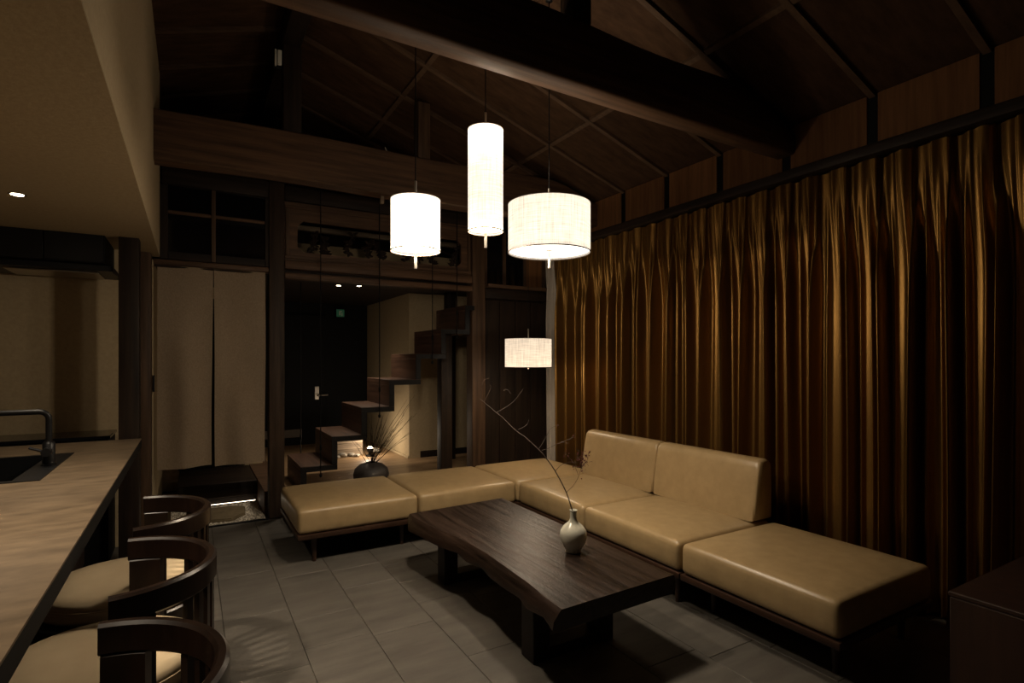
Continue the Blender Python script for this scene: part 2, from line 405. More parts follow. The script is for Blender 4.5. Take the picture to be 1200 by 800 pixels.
# carved transom between the posts
ct = thing('carved_transom', (1.515, BY+.05, 2.11), 'carved wooden transom with leafy openwork in a long cut-corner opening', 'transom')
OX0, OX1, OZ0, OZ1, CC = .765, 2.265, 2.185, 2.445, .045
bm = BM()
outer = [(.664, 2.11), (2.366, 2.11), (2.366, 2.595), (.664, 2.595)]
inner = [(OX0+CC, OZ0), (OX1-CC, OZ0), (OX1, OZ0+CC), (OX1, OZ1-CC), (OX1-CC, OZ1), (OX0+CC, OZ1), (OX0, OZ1-CC), (OX0, OZ0+CC)]
rings_ = []
for y in (BY+.03, BY+.065):
    o_ = [bm.verts.new((x, y, z)) for x, z in outer]; i_ = [bm.verts.new((x, y, z)) for x, z in inner]
    rings_.append((o_, i_))
    for q in ((o_[0], o_[1], i_[1], i_[0]), (o_[1], i_[2], i_[1]), (o_[1], o_[2], i_[3], i_[2]), (o_[2], i_[4], i_[3]), (o_[2], o_[3], i_[5], i_[4]), (o_[3], i_[6], i_[5]), (o_[3], o_[0], i_[7], i_[6]), (o_[0], i_[0], i_[7])): bm.faces.new(q)
for n_, idx in ((4, 0), (8, 1)):
    for i in range(n_):
        j = (i+1) % n_; bm.faces.new((rings_[0][idx][i], rings_[0][idx][j], rings_[1][idx][j], rings_[1][idx][i]))
obj('board', bm, 'brown_x', ct, smooth=False)
obj('frame_bar', bx(.664, 2.366, BY+.015, BY+.03, 2.54, 2.565, .003), 'brown_x', ct)
obj('frame_bar', bx(.664, 2.366, BY+.015, BY+.03, 2.125, 2.15, .003), 'brown_x', ct)
obj('frame_bar', bx(.67, .70, BY+.015, BY+.03, 2.15, 2.54, .003), 'brown_z', ct)
obj('frame_bar', bx(2.33, 2.36, BY+.015, BY+.03, 2.15, 2.54, .003), 'brown_z', ct)
def leaf(bm, c, a, l, wd, y):
    d = Vector((math.cos(a), 0, math.sin(a))); n = Vector((-d.z, 0, d.x)); c = Vector((c[0], y, c[1]))
    pts = [c, c+d*l*.3+n*wd, c+d*l*.7+n*wd*.75, c+d*l, c+d*l*.7-n*wd*.75, c+d*l*.3-n*wd]
    ctr_f = c+d*l*.5+Vector((0, -.014, 0)); ctr_b = c+d*l*.5+Vector((0, .006, 0))
    vs = [bm.verts.new(p) for p in pts]; f = bm.verts.new(ctr_f); g = bm.verts.new(ctr_b)
    for i in range(6):
        bm.faces.new((vs[i], vs[(i+1) % 6], f)); bm.faces.new((vs[(i+1) % 6], vs[i], g))
random.seed(11)
bm = BM()
for s in range(9):
    x = .85+s*.165+random.uniform(-.03, .03)
    top = random.uniform(.10, .2) if s in (0,) else random.uniform(.15, .235)
    p0 = Vector((x, BY+.05, OZ0+.002)); p1 = p0+Vector((random.uniform(-.05, .07), 0, top*.5)); p2 = p1+Vector((random.uniform(-.06, .08), 0, top*.5))
    tube(bm, [p0, p1, p2], [.009, .007, .004], 6)
    for q in range(34):
        t = random.random(); p = p0.lerp(p1, t*2) if t < .5 else p1.lerp(p2, t*2-1)
        a = random.uniform(0, 2*PI); l = random.uniform(.03, .06)
        ex = p.x+math.cos(a)*l; ez = p.z+math.sin(a)*l
        if OZ0 < ez < OZ1-.005 and OX0 < ex < OX1: leaf(bm, (p.x, p.z), a, l, random.uniform(.008, .015), BY+.05)
obj('leaf_carving', bm, 'timber_x', ct, angle=20, kind='stuff')

# cupboard panes above the shelf, right of the post
sw = thing('shelf_screen', (2.9, BY+.1, 2.035), 'small brown framed screen of dark panes standing on the shelf board', 'screen')
for x in (2.56, 2.78, 3.03, 3.265): obj('stile', bx(x-.018, x+.018, BY+.08, BY+.12, 2.035, 2.60, .003), 'brown_z', sw)
for a, b_ in ((2.578, 2.762), (2.798, 3.012)): obj('pane', bx(a, b_, BY+.10, BY+.105, 2.035, 2.60), 'dark_glass', sw, smooth=False)
obj('panel', bx(3.048, 3.247, BY+.095, BY+.11, 2.035, 2.60, .002), 'panel_z', sw)

# dark sliding doors below the shelf
wb = obj('wall_back', bx(2.517, WX, BY+.09, BY+.14, 0, 1.90), 'timber_z', kind='structure', smooth=False)
for k in range(4):
    a = 2.53+k*.188
    obj('board', bx(a, a+.18, BY+.075, BY+.089, .06, 1.89, .003), 'timber_z', wb)
obj('baseboard_back', bx(2.517, WX, BY+.055, BY+.074, 0, .06), 'timber_x', kind='structure')

# ------------------------------------------------------------------ the hall behind the screen
HZ = 2.02
obj('ceiling_hall', bx(-.35, WX+.1, BY+.15, YF, HZ, HZ+.06), 'timber_x', kind='structure', smooth=False)
hf = obj('floor_hall', bx(.70, WX, 4.42, YF, 0, .188), 'timber_x', kind='structure', smooth=False)
for k in range(24):
    y0 = 4.42+k*.13
    obj('plank', bx(.70, WX, y0+.001, y0+.129, .188, .20, .001), 'floor_plank', hf, smooth=False)
obj('floor_step', bx(.52, .70, 4.925, YF, 0, .20, .004), 'brown_x', kind='structure')
obj('wall_hall_right', bx(2.07, 2.2, 5.76, YF, .2, HZ), 'plaster', kind='structure', smooth=False)
obj('wall_hall_turn', bx(2.2, WX, 5.76, 5.88, .2, HZ), 'plaster', kind='structure', smooth=False)
obj('baseboard_hall', bx(2.20, WX, 5.745, 5.76, .2, .27), 'timber_x', kind='structure')
obj('baseboard_hall_side', bx(2.055, 2.07, 5.76, 7.4, .2, .225), 'plaster', kind='structure')
obj('wall_hall_back', bx(.55, 2.07, 7.42, 7.55, .2, HZ), 'black_matte', kind='structure', smooth=False)
dr = obj('door_1', bx(.72, 1.52, 7.38, 7.42, .2, 1.86, .004), 'black_matte', kind='structure')
obj('lock_plate', bx(1.375, 1.43, 7.365, 7.38, .77, .94, .004), 'steel', dr)
bm = BM(); tube(bm, [(1.40, 7.366, .83), (1.40, 7.32, .83), (1.53, 7.32, .83)], .011, 8); obj('lever_handle', bm, 'steel', dr)
obj('kick_plate', bx(.76, 1.22, 7.37, 7.38, .30, .40, .002), 'bronze', dr)
sg = obj('exit_sign', bx(1.63, 1.75, 7.33, 7.42, 1.83, 1.96, .006), 'black_matte', label='small dim green exit sign on the dark hall wall', cat='sign')
obj('sign_face', bx(1.64, 1.74, 7.324, 7.33, 1.85, 1.945), 'exit_glow', sg, smooth=False)
bm = BM(); box(bm, 1.675, 1.69, 7.32, 7.325, 1.87, 1.92); box(bm, 1.675, 1.71, 7.32, 7.325, 1.915, 1.925); box(bm, 1.705, 1.715, 7.32, 7.325, 1.86, 1.9)
obj('sign_figure', bm, 'white_metal', sg, smooth=False)
obj('wall_hall_left', bx(.55, .65, 6.42, 7.42, .2, HZ), 'black_matte', kind='structure', smooth=False)
obj('wall_entry', bx(-.35, .65, 6.30, 6.42, 0, HZ), 'plaster', kind='structure', smooth=False)
d2 = obj('door_2', bx(-.11, .48, 6.26, 6.30, .2, 1.9, .004), 'black_matte', kind='structure')
obj('wall_entry_left', bx(-.36, -.24, 4.765, 6.30, 0, HZ), 'plaster', kind='structure', smooth=False)
# low weathered board wall lit by the floor light
bw = thing('board_wall', (1.54, 6.3, .2), 'low weathered board wall lit behind the floating stairs', 'board wall')
for k in range(3): obj('board', bx(1.38, 1.70, 6.27+.006*(k % 2), 6.32, .2+k*.07, .268+k*.07, .004), 'old_board', bw)
obj('wall_loft', bx(-.3, WX, 5.62, 5.70, HZ+.06, 2.42), 'plaster', kind='structure', smooth=False)
obj('wall_gable', bx(-.35, WX+.1, YF, YF+.1, HZ, 3.8), 'timber_z', kind='structure', smooth=False)
timber('loft_rail', -.19, WX-.005, 5.50, 5.56, 2.52, 2.57, 'old_board', 'pale weathered loft rail seen through the carved transom', 'rail')
# gravel bed, kerb, flagstone, entry step
obj('gravel_bed', bx(-.24, .52, 4.80, 5.42, -.008, .004), 'rock', kind='structure', smooth=False)
obj('kerb', bx(-.24, .542, 4.785, 4.80, -.01, .012, .002), 'black_metal', kind='structure')
random.seed(5)
bm = BM()
stone = [(.02, 4.90), (.28, 4.84), (.385, 4.99), (.40, 5.20), (.30, 5.27), (.05, 5.27), (-.08, 5.1)]
def instone(x, y):
    c = False; n = len(stone)
    for i in range(n):
        (x1, y1), (x2, y2) = stone[i], stone[(i+1) % n]
        if (y1 > y) != (y2 > y) and x < (x2-x1)*(y-y1)/(y2-y1)+x1: c = not c
    return c
cnt = 0
while cnt < 5200:
    x = random.uniform(-.23, .515); y = random.uniform(4.81, 5.42)
    if instone(x, y): continue
    r = random.uniform(.005, .009); z = random.uniform(.004, .012)
    c = Vector((x, y, z)); a = random.uniform(0, 2)
    pts = [c+Vector((r*math.cos(a+k*PI/2)*random.uniform(.8, 1.2), r*math.sin(a+k*PI/2)*random.uniform(.8, 1.2), 0)) for k in range(4)]
    vs = [bm.verts.new(p) for p in pts]; t = bm.verts.new(c+Vector((0, 0, r*.7))); b_ = bm.verts.new(c-Vector((0, 0, r*.6)))
    for i in range(4):
        bm.faces.new((vs[i], vs[(i+1) % 4], t)); bm.faces.new((vs[(i+1) % 4], vs[i], b_))
    cnt += 1
obj('gravel', bm, 'pebble', label='pale gravel under the cloth door curtain', cat='gravel', kind='stuff', angle=60)
bm = BM(); prism(bm, stone, .004, .035)
bmesh.ops.bevel(bm, geom=[e for e in bm.edges if e.verts[0].co.z > .03 and e.verts[1].co.z > .03], offset=.008, segments=2, affect='EDGES')
obj('stepping_stone', bm, 'flagstone', label='flat angular brown stepping stone set in pale gravel', cat='stone')
es = obj('entry_step', bx(-.10, .515, 5.44, 6.255, .07, .20, .006), 'timber_x', label='wide dark wooden entry step beyond the gravel', cat='step')
obj('riser_board', bx(-.10, .515, 5.47, 5.49, .0, .07), 'timber_x', es)
obj('light_strip', bx(-.09, .50, 5.435, 5.438, .019, .0215), 'strip_glow', es, smooth=False)

# ------------------------------------------------------------------ door curtain (noren)
nr = thing('door_curtain', (.15, BY-.02, .47), 'beige linen split door curtain hanging over the gravel entry', 'curtain')
def cloth(x0, x1, z0, z1, y, seed, tilt=0, side=0):
    rnd = random.Random(seed); ph = [rnd.uniform(0, 6) for _ in range(4)]
    bm = BM(); nx, nz = 26, 40; g = [[None]*(nz+1) for _ in range(nx+1)]
    for i in range(nx+1):
        for k in range(nz+1):
            u = i/nx; t = k/nz; x = (x0+(x1-x0)*u*(1-.03*t)) if side < 0 else (x1-(x1-x0)*(1-u)*(1-.03*t)); z = z1+(z0-z1)*t
            d = (.006+.018*t)*math.sin(u*6+ph[0]+t*1.2)+.008*t*math.sin(u*11+ph[1])+.016*math.sin((u*1.2-t)*5+ph[2])*math.sin(t*PI)
            z += tilt*(u-.5)*t
            g[i][k] = bm.verts.new((x+.004*math.sin(t*5+ph[3])*t, y+d, z))
    for i in range(nx):
        for k in range(nz): bm.faces.new((g[i][k], g[i+1][k], g[i+1][k+1], g[i][k+1]))
    bmesh.ops.solidify(bm, geom=bm.faces, thickness=.0015)
    return bm
obj('cloth_panel', cloth(-.215, .146, .475, 1.985, BY-.022, 1, .01, -1), 'noren_cloth', nr, angle=80)
obj('cloth_panel', cloth(.150, .512, .470, 1.985, BY-.022, 2, .01, 1), 'noren_cloth', nr, angle=80)
bm = BM(); tube(bm, [(-.235, BY-.02, 1.978), (.535, BY-.02, 1.978)], .007, 8); obj('rod', bm, 'timber_x', nr)
bm = BM(); tube(bm, [(-.235, 4.755, 1.17), (-.235, 4.745, 1.17), (-.235, 4.745, 1.06), (-.235, 4.755, 1.06)], .008, 6)
obj('door_pull', bm, 'black_metal', label='small black pull on the pale strip beside the door curtain', cat='handle')

# ------------------------------------------------------------------ floating staircase
SY0, SY1 = 4.745, 5.46
X1, Z1, RUN, RISE = .775, .405, .2485, .2345
TK = .045
st = thing('floating_staircase', (1.5, 5.1, .2), 'zigzag wooden floating staircase hung on thin black rods', 'staircase')
for i in range(7):
    x = X1+RUN*i; z = Z1+RISE*i
    zb = .20 if i == 0 else z-RISE
    r_ = obj('riser', bx(x, x+TK, SY0, SY1, zb, z-TK, .003), 'step_wood', st)
    rn = RUN+TK if i < 6 else .098
    t_ = obj('tread', bx(x, x+rn-.001, SY0, SY1, z-TK, z, .003), 'step_wood', st)
    # black steel edge on the camera side
    obj('edge_plate', bx(x-.001, x+rn, SY0-.008, SY0-.001, z-TK-.002, z-.004), 'black_metal', t_, smooth=False)
    obj('edge_plate', bx(x-.001, x+TK, SY0-.008, SY0-.001, zb-.0, z-TK), 'black_metal', r_, smooth=False)
for i, far in ((0, 0), (2, 0), (4, 0), (5, 0), (0, 1)):
    x = X1+RUN*i+(.155 if not far else .12); z = Z1+RISE*i
    y = SY0-.018 if not far else SY1+.015
    zt = 2.735 if not far else HZ
    bm = BM(); tube(bm, [(x, y, z-TK-.05), (x, y, zt)], .0045, 6)
    lathe(bm, [(.004, -.012), (.012, -.004), (.012, .012), (.004, .02)], (x, y, z-TK-.04), 8)
    lathe(bm, [(.004, -.012), (.009, -.006), (.009, .03), (.004, .036)], (x, y, z+.14), 8)
    obj('hanging_rod', bm, 'black_matte', st)
timber('stair_post', 2.07, 2.185, 4.86, 4.97, .20, Z1+RISE*5-TK-.003, 'timber_z', 'dark post holding up the upper steps of the floating staircase', 'post')
timber('stair_post', 2.40, 2.50, 5.47, 5.57, .20, HZ-.002, 'timber_z', 'dark post standing behind the top step of the staircase', 'post')
# hall downlights (tiny)
def downlight(x, y, z, power, r, label, angle=90, group=None, off=''):
    d = thing('downlight', (x, y, z-.012), label, 'downlight', group)
    bm = BM(); lathe(bm, [(r*1.35, 0), (r*1.3, -.004), (r, -.004), (r*.95, .0)], (x, y, z-.001), 24); obj('trim_ring', bm, 'black_metal', d)
    bm = BM(); lathe(bm, [(r*.92, -.0045), (r*.9, -.006)], (x, y, z), 24); obj('lens'+off, bm, 'downlight_glow', d)
    lamp('kitchen_downlight'+off if off else 'bulb', 'SPOT', (x, y, z-.03), power, target=(x, y, 0), angle=angle, blend=.7, size=.03, parent=d)
downlight(1.25, 5.49, HZ, 26, .022, 'tiny hall downlight, the one nearer the dark post')
downlight(1.43, 5.42, HZ, 26, .022, 'tiny hall downlight, the one nearer the pale hall wall')
# floor light
fp = thing('floor_light', (1.74, 6.12, .2), 'small bright floor light glowing behind the vase of twigs', 'floor light')
bm = BM(); lathe(bm, [(.05, 0), (.05, .015), (.02, .02), (.02, .05), (.035, .055), (.035, .09)], (1.74, 6.12, .2), 16); obj('housing', bm, 'black_metal', fp)
bm = BM(); lathe(bm, [(.033, .0905), (.03, .10), (.012, .108)], (1.74, 6.12, .2), 16); obj('lens', bm, 'downlight_glow', fp)
lamp('bulb', 'POINT', (1.72, 6.08, .36), 7, size=.03, parent=fp)
random.seed(8)
for k, (x, y, s) in enumerate(((1.45, 6.2, .045), (1.55, 6.2, .035), (1.60, 6.15, .03), (1.38, 6.14, .03), (1.85, 6.3, .05))):
    bm = BM(); bmesh.ops.create_icosphere(bm, subdivisions=2, radius=1)
    for v in bm.verts: v.co = Vector((x, y, .2+s*.5))+Vector((v.co.x*s*1.2, v.co.y*s, v.co.z*s*.62))*random.uniform(.88, 1.1)
    lo = min(v.co.z for v in bm.verts)
    for v in bm.verts: v.co.z += .2-lo
    obj('rock', bm, 'rock', label='small pale rock on the hall floor by the glowing floor light', cat='rock', group='rocks by the floor light')

# ================================================================== KITCHEN
CZ = .80
ctop = BM(); SX0, SX1, SYa, SYb = -.985, -.535, 2.875, 3.615
ys = [YN+.3, SYa, SYb, 4.09]; xs = [-1.30, SX0, SX1, -.266]
for i in range(3):
    for j in range(3):
        if i == 1 and j == 1: continue
        box(ctop, xs[i], xs[i+1], ys[j], ys[j+1], CZ-.006, CZ)
bmesh.ops.remove_doubles(ctop, verts=ctop.verts, dist=1e-5)
wt = thing('worktop', (-.78, 1.5, CZ-.05), 'long mottled brown stone worktop of the kitchen counter', 'worktop')
obj('slab', ctop, 'counter_stone', wt, smooth=False)
obj('edge_band', bx(-.30, -.2655, YN+.3, 4.091, CZ-.055, CZ-.0065), 'black_matte', wt, smooth=False)
cu = thing('counter_unit', (-.85, 1.4, 0), 'dark panelled counter unit under the stone worktop', 'cabinet')
obj('carcass', bx(-1.25, -.55, YN+.32, 2.86, .08, CZ-.032), 'timber_z', cu, smooth=False)
obj('carcass', bx(-1.25, -.55, 3.63, 4.0, .08, CZ-.032), 'timber_z', cu, smooth=False)
obj('back_panel', bx(-.565, -.55, 2.86, 3.63, .08, CZ-.032), 'timber_z', cu, smooth=False)
for k in range(7):
    a = YN+.34+k*.785
    obj('panel', bx(-.549, -.535, a, min(a+.775, 4.0), .10, CZ-.034, .003), 'timber_z', cu)
obj('plinth', bx(-1.2, -.6, YN+.32, 3.98, 0, .08), 'black_matte', cu, smooth=False)
sk = thing('sink', (-.76, 3.245, CZ-.2), 'black sink let into the stone worktop', 'sink')
fr = BM()
box(fr, -.990, -.95, 2.87, 3.62, CZ-.002, CZ+.004); box(fr, -.62, -.527, 2.87, 3.62, CZ-.002, CZ+.004)
box(fr, -.95, -.62, 2.87, 2.90, CZ-.002, CZ+.004); box(fr, -.95, -.62, 3.59, 3.62, CZ-.002, CZ+.004)
bmesh.ops.remove_doubles(fr, verts=fr.verts, dist=1e-5)
obj('rim', fr, 'black_metal', sk, smooth=False)
bs = BM()
box(bs, -.955, -.950, 2.895, 3.595, CZ-.2, CZ-.002); box(bs, -.62, -.615, 2.895, 3.595, CZ-.2, CZ-.002)
box(bs, -.955, -.615, 2.895, 2.90, CZ-.2, CZ-.002); box(bs, -.955, -.615, 3.59, 3.595, CZ-.2, CZ-.002); box(bs, -.955, -.615, 2.895, 3.595, CZ-.2, CZ-.195)
obj('basin', bs, 'black_metal', sk, smooth=False)
fc = thing('faucet', (-.565, 3.25, CZ+.004), 'matt black faucet with a right-angled spout beside the sink', 'faucet')
bm = BM(); lathe(bm, [(.03, 0), (.03, .006), (.024, .008), (.024, .10), (.02, .105), (.016, .11)], (-.565, 3.25, CZ+.004), 20); obj('body', bm, 'black_metal', fc)
bm = BM()
path = [(-.565, 3.25, CZ+.11), (-.565, 3.25, CZ+.215)]+[(-.565-.035*(1-math.cos(t)), 3.25, CZ+.215+.035*math.sin(t)) for t in [R(15*k) for k in range(1, 7)]]+[(-.74, 3.25, CZ+.25), (-.80, 3.25, CZ+.25), (-.812, 3.25, CZ+.245), (-.815, 3.25, CZ+.225)]
tube(bm, path, .0125, 12); obj('spout', bm, 'black_metal', fc)
bm = BM(); tube(bm, [(-.565, 3.225, CZ+.07), (-.565, 3.185, CZ+.07)], .019, 14); tube(bm, [(-.575, 3.195, CZ+.075), (-.60, 3.195, CZ+.085), (-.625, 3.195, CZ+.095)], .006, 8); obj('lever', bm, 'black_metal', fc)
# back run: black worktop, cabinet, range hood
bk = thing('back_counter', (-1.4, 4.42, 0), 'low black back counter along the plaster kitchen wall', 'cabinet')
obj('carcass', bx(-2.4, -.45, 4.26, 4.615, 0, .79), 'black_matte', bk, smooth=False)
obj('cooktop', bx(-2.4, -.44, 4.25, 4.615, .79, .81, .003), 'black_gloss', bk)
hd = thing('range_hood', (-1.3, 4.37, 1.84), 'long black range hood under the kitchen ceiling', 'range hood')
obj('cabinet_body', bx(-2.45, -.455, 4.14, 4.615, 1.875, KZ-.002, .003), 'black_matte', hd)
obj('cabinet_door', bx(-.74, -.465, 4.128, 4.139, 1.88, KZ-.006, .002), 'black_metal', hd)
obj('cabinet_door', bx(-1.3, -.745, 4.128, 4.139, 1.88, KZ-.006, .002), 'black_metal', hd)
obj('hood_lip', bx(-2.45, -.42, 4.18, 4.61, 1.835, 1.872, .004), 'black_metal', hd)
obj('filter_plate', bx(-.95, -.50, 4.25, 4.55, 1.825, 1.834, .003), 'steel', hd)
downlight(-.688, 3.31, KZ, 30, .026, 'small recessed downlight in the kitchen ceiling above the sink', 92)
downlight(-.69, 2.42, KZ, 80, .026, 'recessed kitchen downlight over the middle of the worktop', 92, off='_offscreen')
downlight(-.69, 1.53, KZ, 80, .026, 'recessed kitchen downlight over the worktop before the farthest stool', 92, off='_offscreen')

# ================================================================== STOOLS
def make_stool(cx, cy):
    s = thing('counter_stool', (cx, cy, 0), 'counter stool', 'stool', 'counter stools')
    C = (cx, cy)
    r = .252
    # seat pad
    bm = BM()
    prof = [(.20, .360), (.236, .366), (.247, .382), (.249, .406), (.246, .413), (.248, .419), (.238, .437), (.208, .452), (.145, .464), (.07, .469), (.012, .470)]
    lathe(bm, prof, (cx, cy, .012), 40)
    def slide(bm_):
        for v in bm_.verts: v.co.x = cx-.024+(v.co.x-cx)*1.06
    slide(bm); sp_ = obj('seat_pad', bm, 'stool_leather', s, angle=60)
    bm = BM()
    for k in range(1): tube(bm, [(cx+.2485*math.cos(t), cy+.2485*math.sin(t), .425) for t in [2*PI*q/40 for q in range(41)]], .0022, 5)
    slide(bm)
    obj('seat_seam', bm, 'stool_leather', sp_)
    bm = BM(); arc_band(bm, C,   .17, .268, .315, .373, 0, 360, 48); slide(bm); obj('seat_ring', bm, 'stool_wood', s)
    bm = BM(); arc_band(bm, C, r-.006, r+.022, .628, .70, -84, 84, 44, .007); obj('arm_rail', bm, 'stool_wood', s)
    for sg in (-1, 1):
        bm = BM(); a0, a1 = sorted((sg*83, sg*62)); arc_band(bm, C, r-.006, r+.018,   .356, .630, a0, a1, 6, .003); obj('arm_post', bm, 'stool_wood', s)
    for k in range(9):
        a = -40+10*k
        bm = BM(); arc_band(bm, C, r-.002, r+.014, .356, .630, a-2.3, a+2.3, 2, .002); obj('slat', bm, 'stool_wood', s)
    for k in range(4):
        a = R(45+90*k)
        p0 = Vector((cx+.17*math.cos(a), cy+.17*math.sin(a), .312)); p1 = Vector((cx+.215*math.cos(a), cy+.215*math.sin(a), 0))
        bm = BM(); tube(bm, [p0, p1], [.02, .015], 10)
        for v in bm.verts: v.co.z = max(v.co.z, 0)
        obj('leg', bm, 'stool_wood', s)
    return s
s0 = make_stool(-.205, 1.265)
s0['label'] = 'dark slatted stool with cream seat, two places from the gravel end of the counter'
s1 = copy_tree(s0, (0, .67, 0)); s1['label'] = 'dark slatted stool with cream seat, the middle one of three along the counter'
s2 = copy_tree(s0, (.002, 1.31, 0)); s2['label'] = 'dark slatted stool with cream seat, the one next to the black kitchen post'
s0['label'] = 'dark slatted stool with cream seat, farthest of three from the black kitchen post'

# ================================================================== SOFA
def legs(parent, pts, z1=.165):
    for (x, y) in pts:
        bm = BM(); lathe(bm, [(.013, 0), (.02, z1-.002)], (x, y, 0), 14); obj('leg', bm, 'sofa_frame_wood', parent)
def module(x0, x1, y0, y1, label, back=False, lg=None, cat='sofa module'):
    t = thing('sofa_module', ((x0+x1)/2, (y0+y1)/2, 0), label, cat, 'modular sofa units')
    g = .003
    obj('base_frame', bx(x0+g, x1-g, y0+g, y1-g, .163, .195, .006, 2), 'sofa_frame_wood', t)
    obj('seat_cushion', cushion(x0+.005, x1-.005, y0+.005, y1-.005, .196, .352, .03, .014), 'leather', t, angle=80)
    legs(t, lg or [(x0+.09, y0+.09), (x1-.09, y0+.09), (x0+.09, y1-.09), (x1-.09, y1-.09)])
    if back:
        bm = BM(); rings = []
        ya, yb = y0+g, y1-g
        prof = [(2.755, .362), (2.765, .45), (2.785, .58), (2.80, .66), (2.808, .69), (2.825, .708), (2.86, .714), (2.895, .710), (2.915, .69), (2.92, .62), (2.92, .50), (2.92, .362)]
        cx_ = sum(p[0] for p in prof)/len(prof); cz_ = .53
        for t_, s_ in ((0, .90), (.006, .955), (.016, .985), (.03, 1.0), (.2, 1.0), (.4, 1.0), (.6, 1.0), (.774-.006, 1.0), (.784-.006, .985), (.794-.006, .955), (.80-.006, .90)):
            y = ya+(yb-ya)*t_/.794
            rings.append([Vector((cx_+(x-cx_)*s_, y, max(.362, cz_+(z-cz_)*s_))) for x, z in prof])
        loft(bm, rings)
        obj('back_cushion', bm, 'leather', t, angle=75)
    return t
SFX, SBX = 2.15, 2.92
YS = [1.17, 1.975, 2.775, 3.578, 4.35]
XS = [.565, 1.36, 2.15]
module(XS[0], XS[1], YS[3], YS[4], 'tan leather sofa seat at the wing end beside the dark post', lg=[(.68, 3.66), (1.27, 3.69), (.66, 4.26), (1.27, 4.26)])
module(XS[1], XS[2], YS[3], YS[4], 'tan leather sofa seat in the middle of the wing before the stairs')
module(SFX, SBX, YS[3], YS[4], 'tan leather corner seat of the sofa under the low hanging lamp')
module(SFX, SBX, YS[2], YS[3], 'tan leather sofa seat with backrest next to the corner seat', True)
module(SFX, SBX, YS[1], YS[2], 'tan leather sofa seat with backrest next to the free-ended ottoman', True)
module(SFX, SBX, YS[0], YS[1], 'tan leather ottoman seat at the open end of the sofa by the curtain', lg=[(2.29, 1.265), (2.30, 1.88), (2.83, 1.265), (2.83, 1.88)])

# ================================================================== TABLE
TZ = .33
tb = thing('coffee_table', (1.52, 2.5, 0), 'dark live-edge slab coffee table with a vase on it', 'table')
left_top = [(1.171, 3.255), (1.168, 3.15), (1.180, 3.0), (1.195, 2.90), (1.222, 2.78), (1.240, 2.66), (1.253, 2.52), (1.258, 2.40), (1.256, 2.28), (1.251, 2.15), (1.248, 2.02), (1.240, 1.92), (1.230, 1.82), (1.226, 1.712)]
right_top = [(1.86, 1.735), (1.862, 2.1), (1.865, 2.5), (1.862, 2.9), (1.86, 3.30)]
poly = left_top+right_top
n = len(poly); nl = len(left_top)
bm = BM()
random.seed(2)
outs = [(-.004-.012*abs(math.sin(i*1.3))) if i < nl else .004 for i in range(n)]
def ringz(z, extra, inset):
    res = []
    for i, (x, y) in enumerate(poly):
        dx = extra*(outs[i]*1.6) if i < nl else extra*.003
        if i < nl: dx += inset
        else: dx -= inset
        dy = 0
        res.append(Vector((x+dx, y+dy, z)))
    return res
loft(bm, [ringz(TZ-.082, 1.1, .012), ringz(TZ-.072, 1.7, .0), ringz(TZ-.04, 1.3, -.004), ringz(TZ-.008, .3, 0), ringz(TZ, 0, .003)])
obj('slab_top', bm, 'table_top_wood', tb, angle=35)
for yc, yy in ((1.99, 0), (2.93, 1)):
    for x0 in (1.245, 1.60):
        obj('leg', bx(x0, x0+.085, yc-.05, yc+.05, 0, TZ-.082, .004), 'table_leg_wood', tb)
    obj('foot_rail', bx(1.331, 1.599, yc-.045, yc+.045, 0, .05, .004), 'table_leg_wood', tb)

# vase with branch
VX, VY = 1.648, 2.20
vs_ = thing('vase', (VX, VY, TZ), 'small pale celadon bottle vase on the dark coffee table', 'vase')
prof = [(.033, 0), (.036, .003), (.034, .010), (.046, .028), (.058, .052), (.062, .075), (.058, .098), (.044, .118), (.027, .132), (.018, .142), (.0155, .155), (.0150, .178), (.0165, .186), (.0185, .189), (.0165, .190), (.0125, .186), (.012, .15), (.012, .10)]
k_ = 1.10
bm = BM(); lathe(bm, [(r*k_, z*k_) for r, z in prof], (VX, VY, TZ), 36); obj('body', bm, 'celadon', vs_, angle=70)
dv = VX*sT+VY*cT
def bp(x, y, dd=0): return px_depth(540+x/3.478, 430+y/3.478, dv+dd)
br = thing('blossom_branch', (VX, VY, TZ+.1), 'long bare branch with small red berries standing in the pale vase', 'branch')
def twig(name, pts, rads, mat='bark'):
    P_ = [bp(*p) for p in pts]
    # smooth (Catmull-Rom)
    out, ro = [], []
    for i in range(len(P_)-1):
        a = P_[max(i-1, 0)]; b = P_[i]; c = P_[i+1]; d = P_[min(i+2, len(P_)-1)]
        for t in (0, .33, .66):
            out.append(.5*((2*b)+(c-a)*t+(2*a-5*b+4*c-d)*t*t+(3*b-3*c+d-a)*t**3)+Vector((random.uniform(-1, 1), random.uniform(-1, 1), random.uniform(-1, 1)))*.0012)
            ro.append(rads[0]+(rads[1]-rads[0])*(i+t)/(len(P_)-1))
    out.append(P_[-1]); ro.append(rads[1])
    bm = BM(); tube(bm, out, ro, 6); return obj(name, bm, mat, br)
twig('stem', [(466, 640, 0), (458, 600, 0), (452, 575, 0), (430, 510, .01), (385, 425, .02), (340, 360, .03), (325, 345, .035)], (.0038, .0029))
twig('stem', [(340, 360, .03), (280, 300, .05), (220, 255, .07), (180, 215, .08), (140, 180, .09), (80, 130, .1)], (.0029, .0011), 'bark')
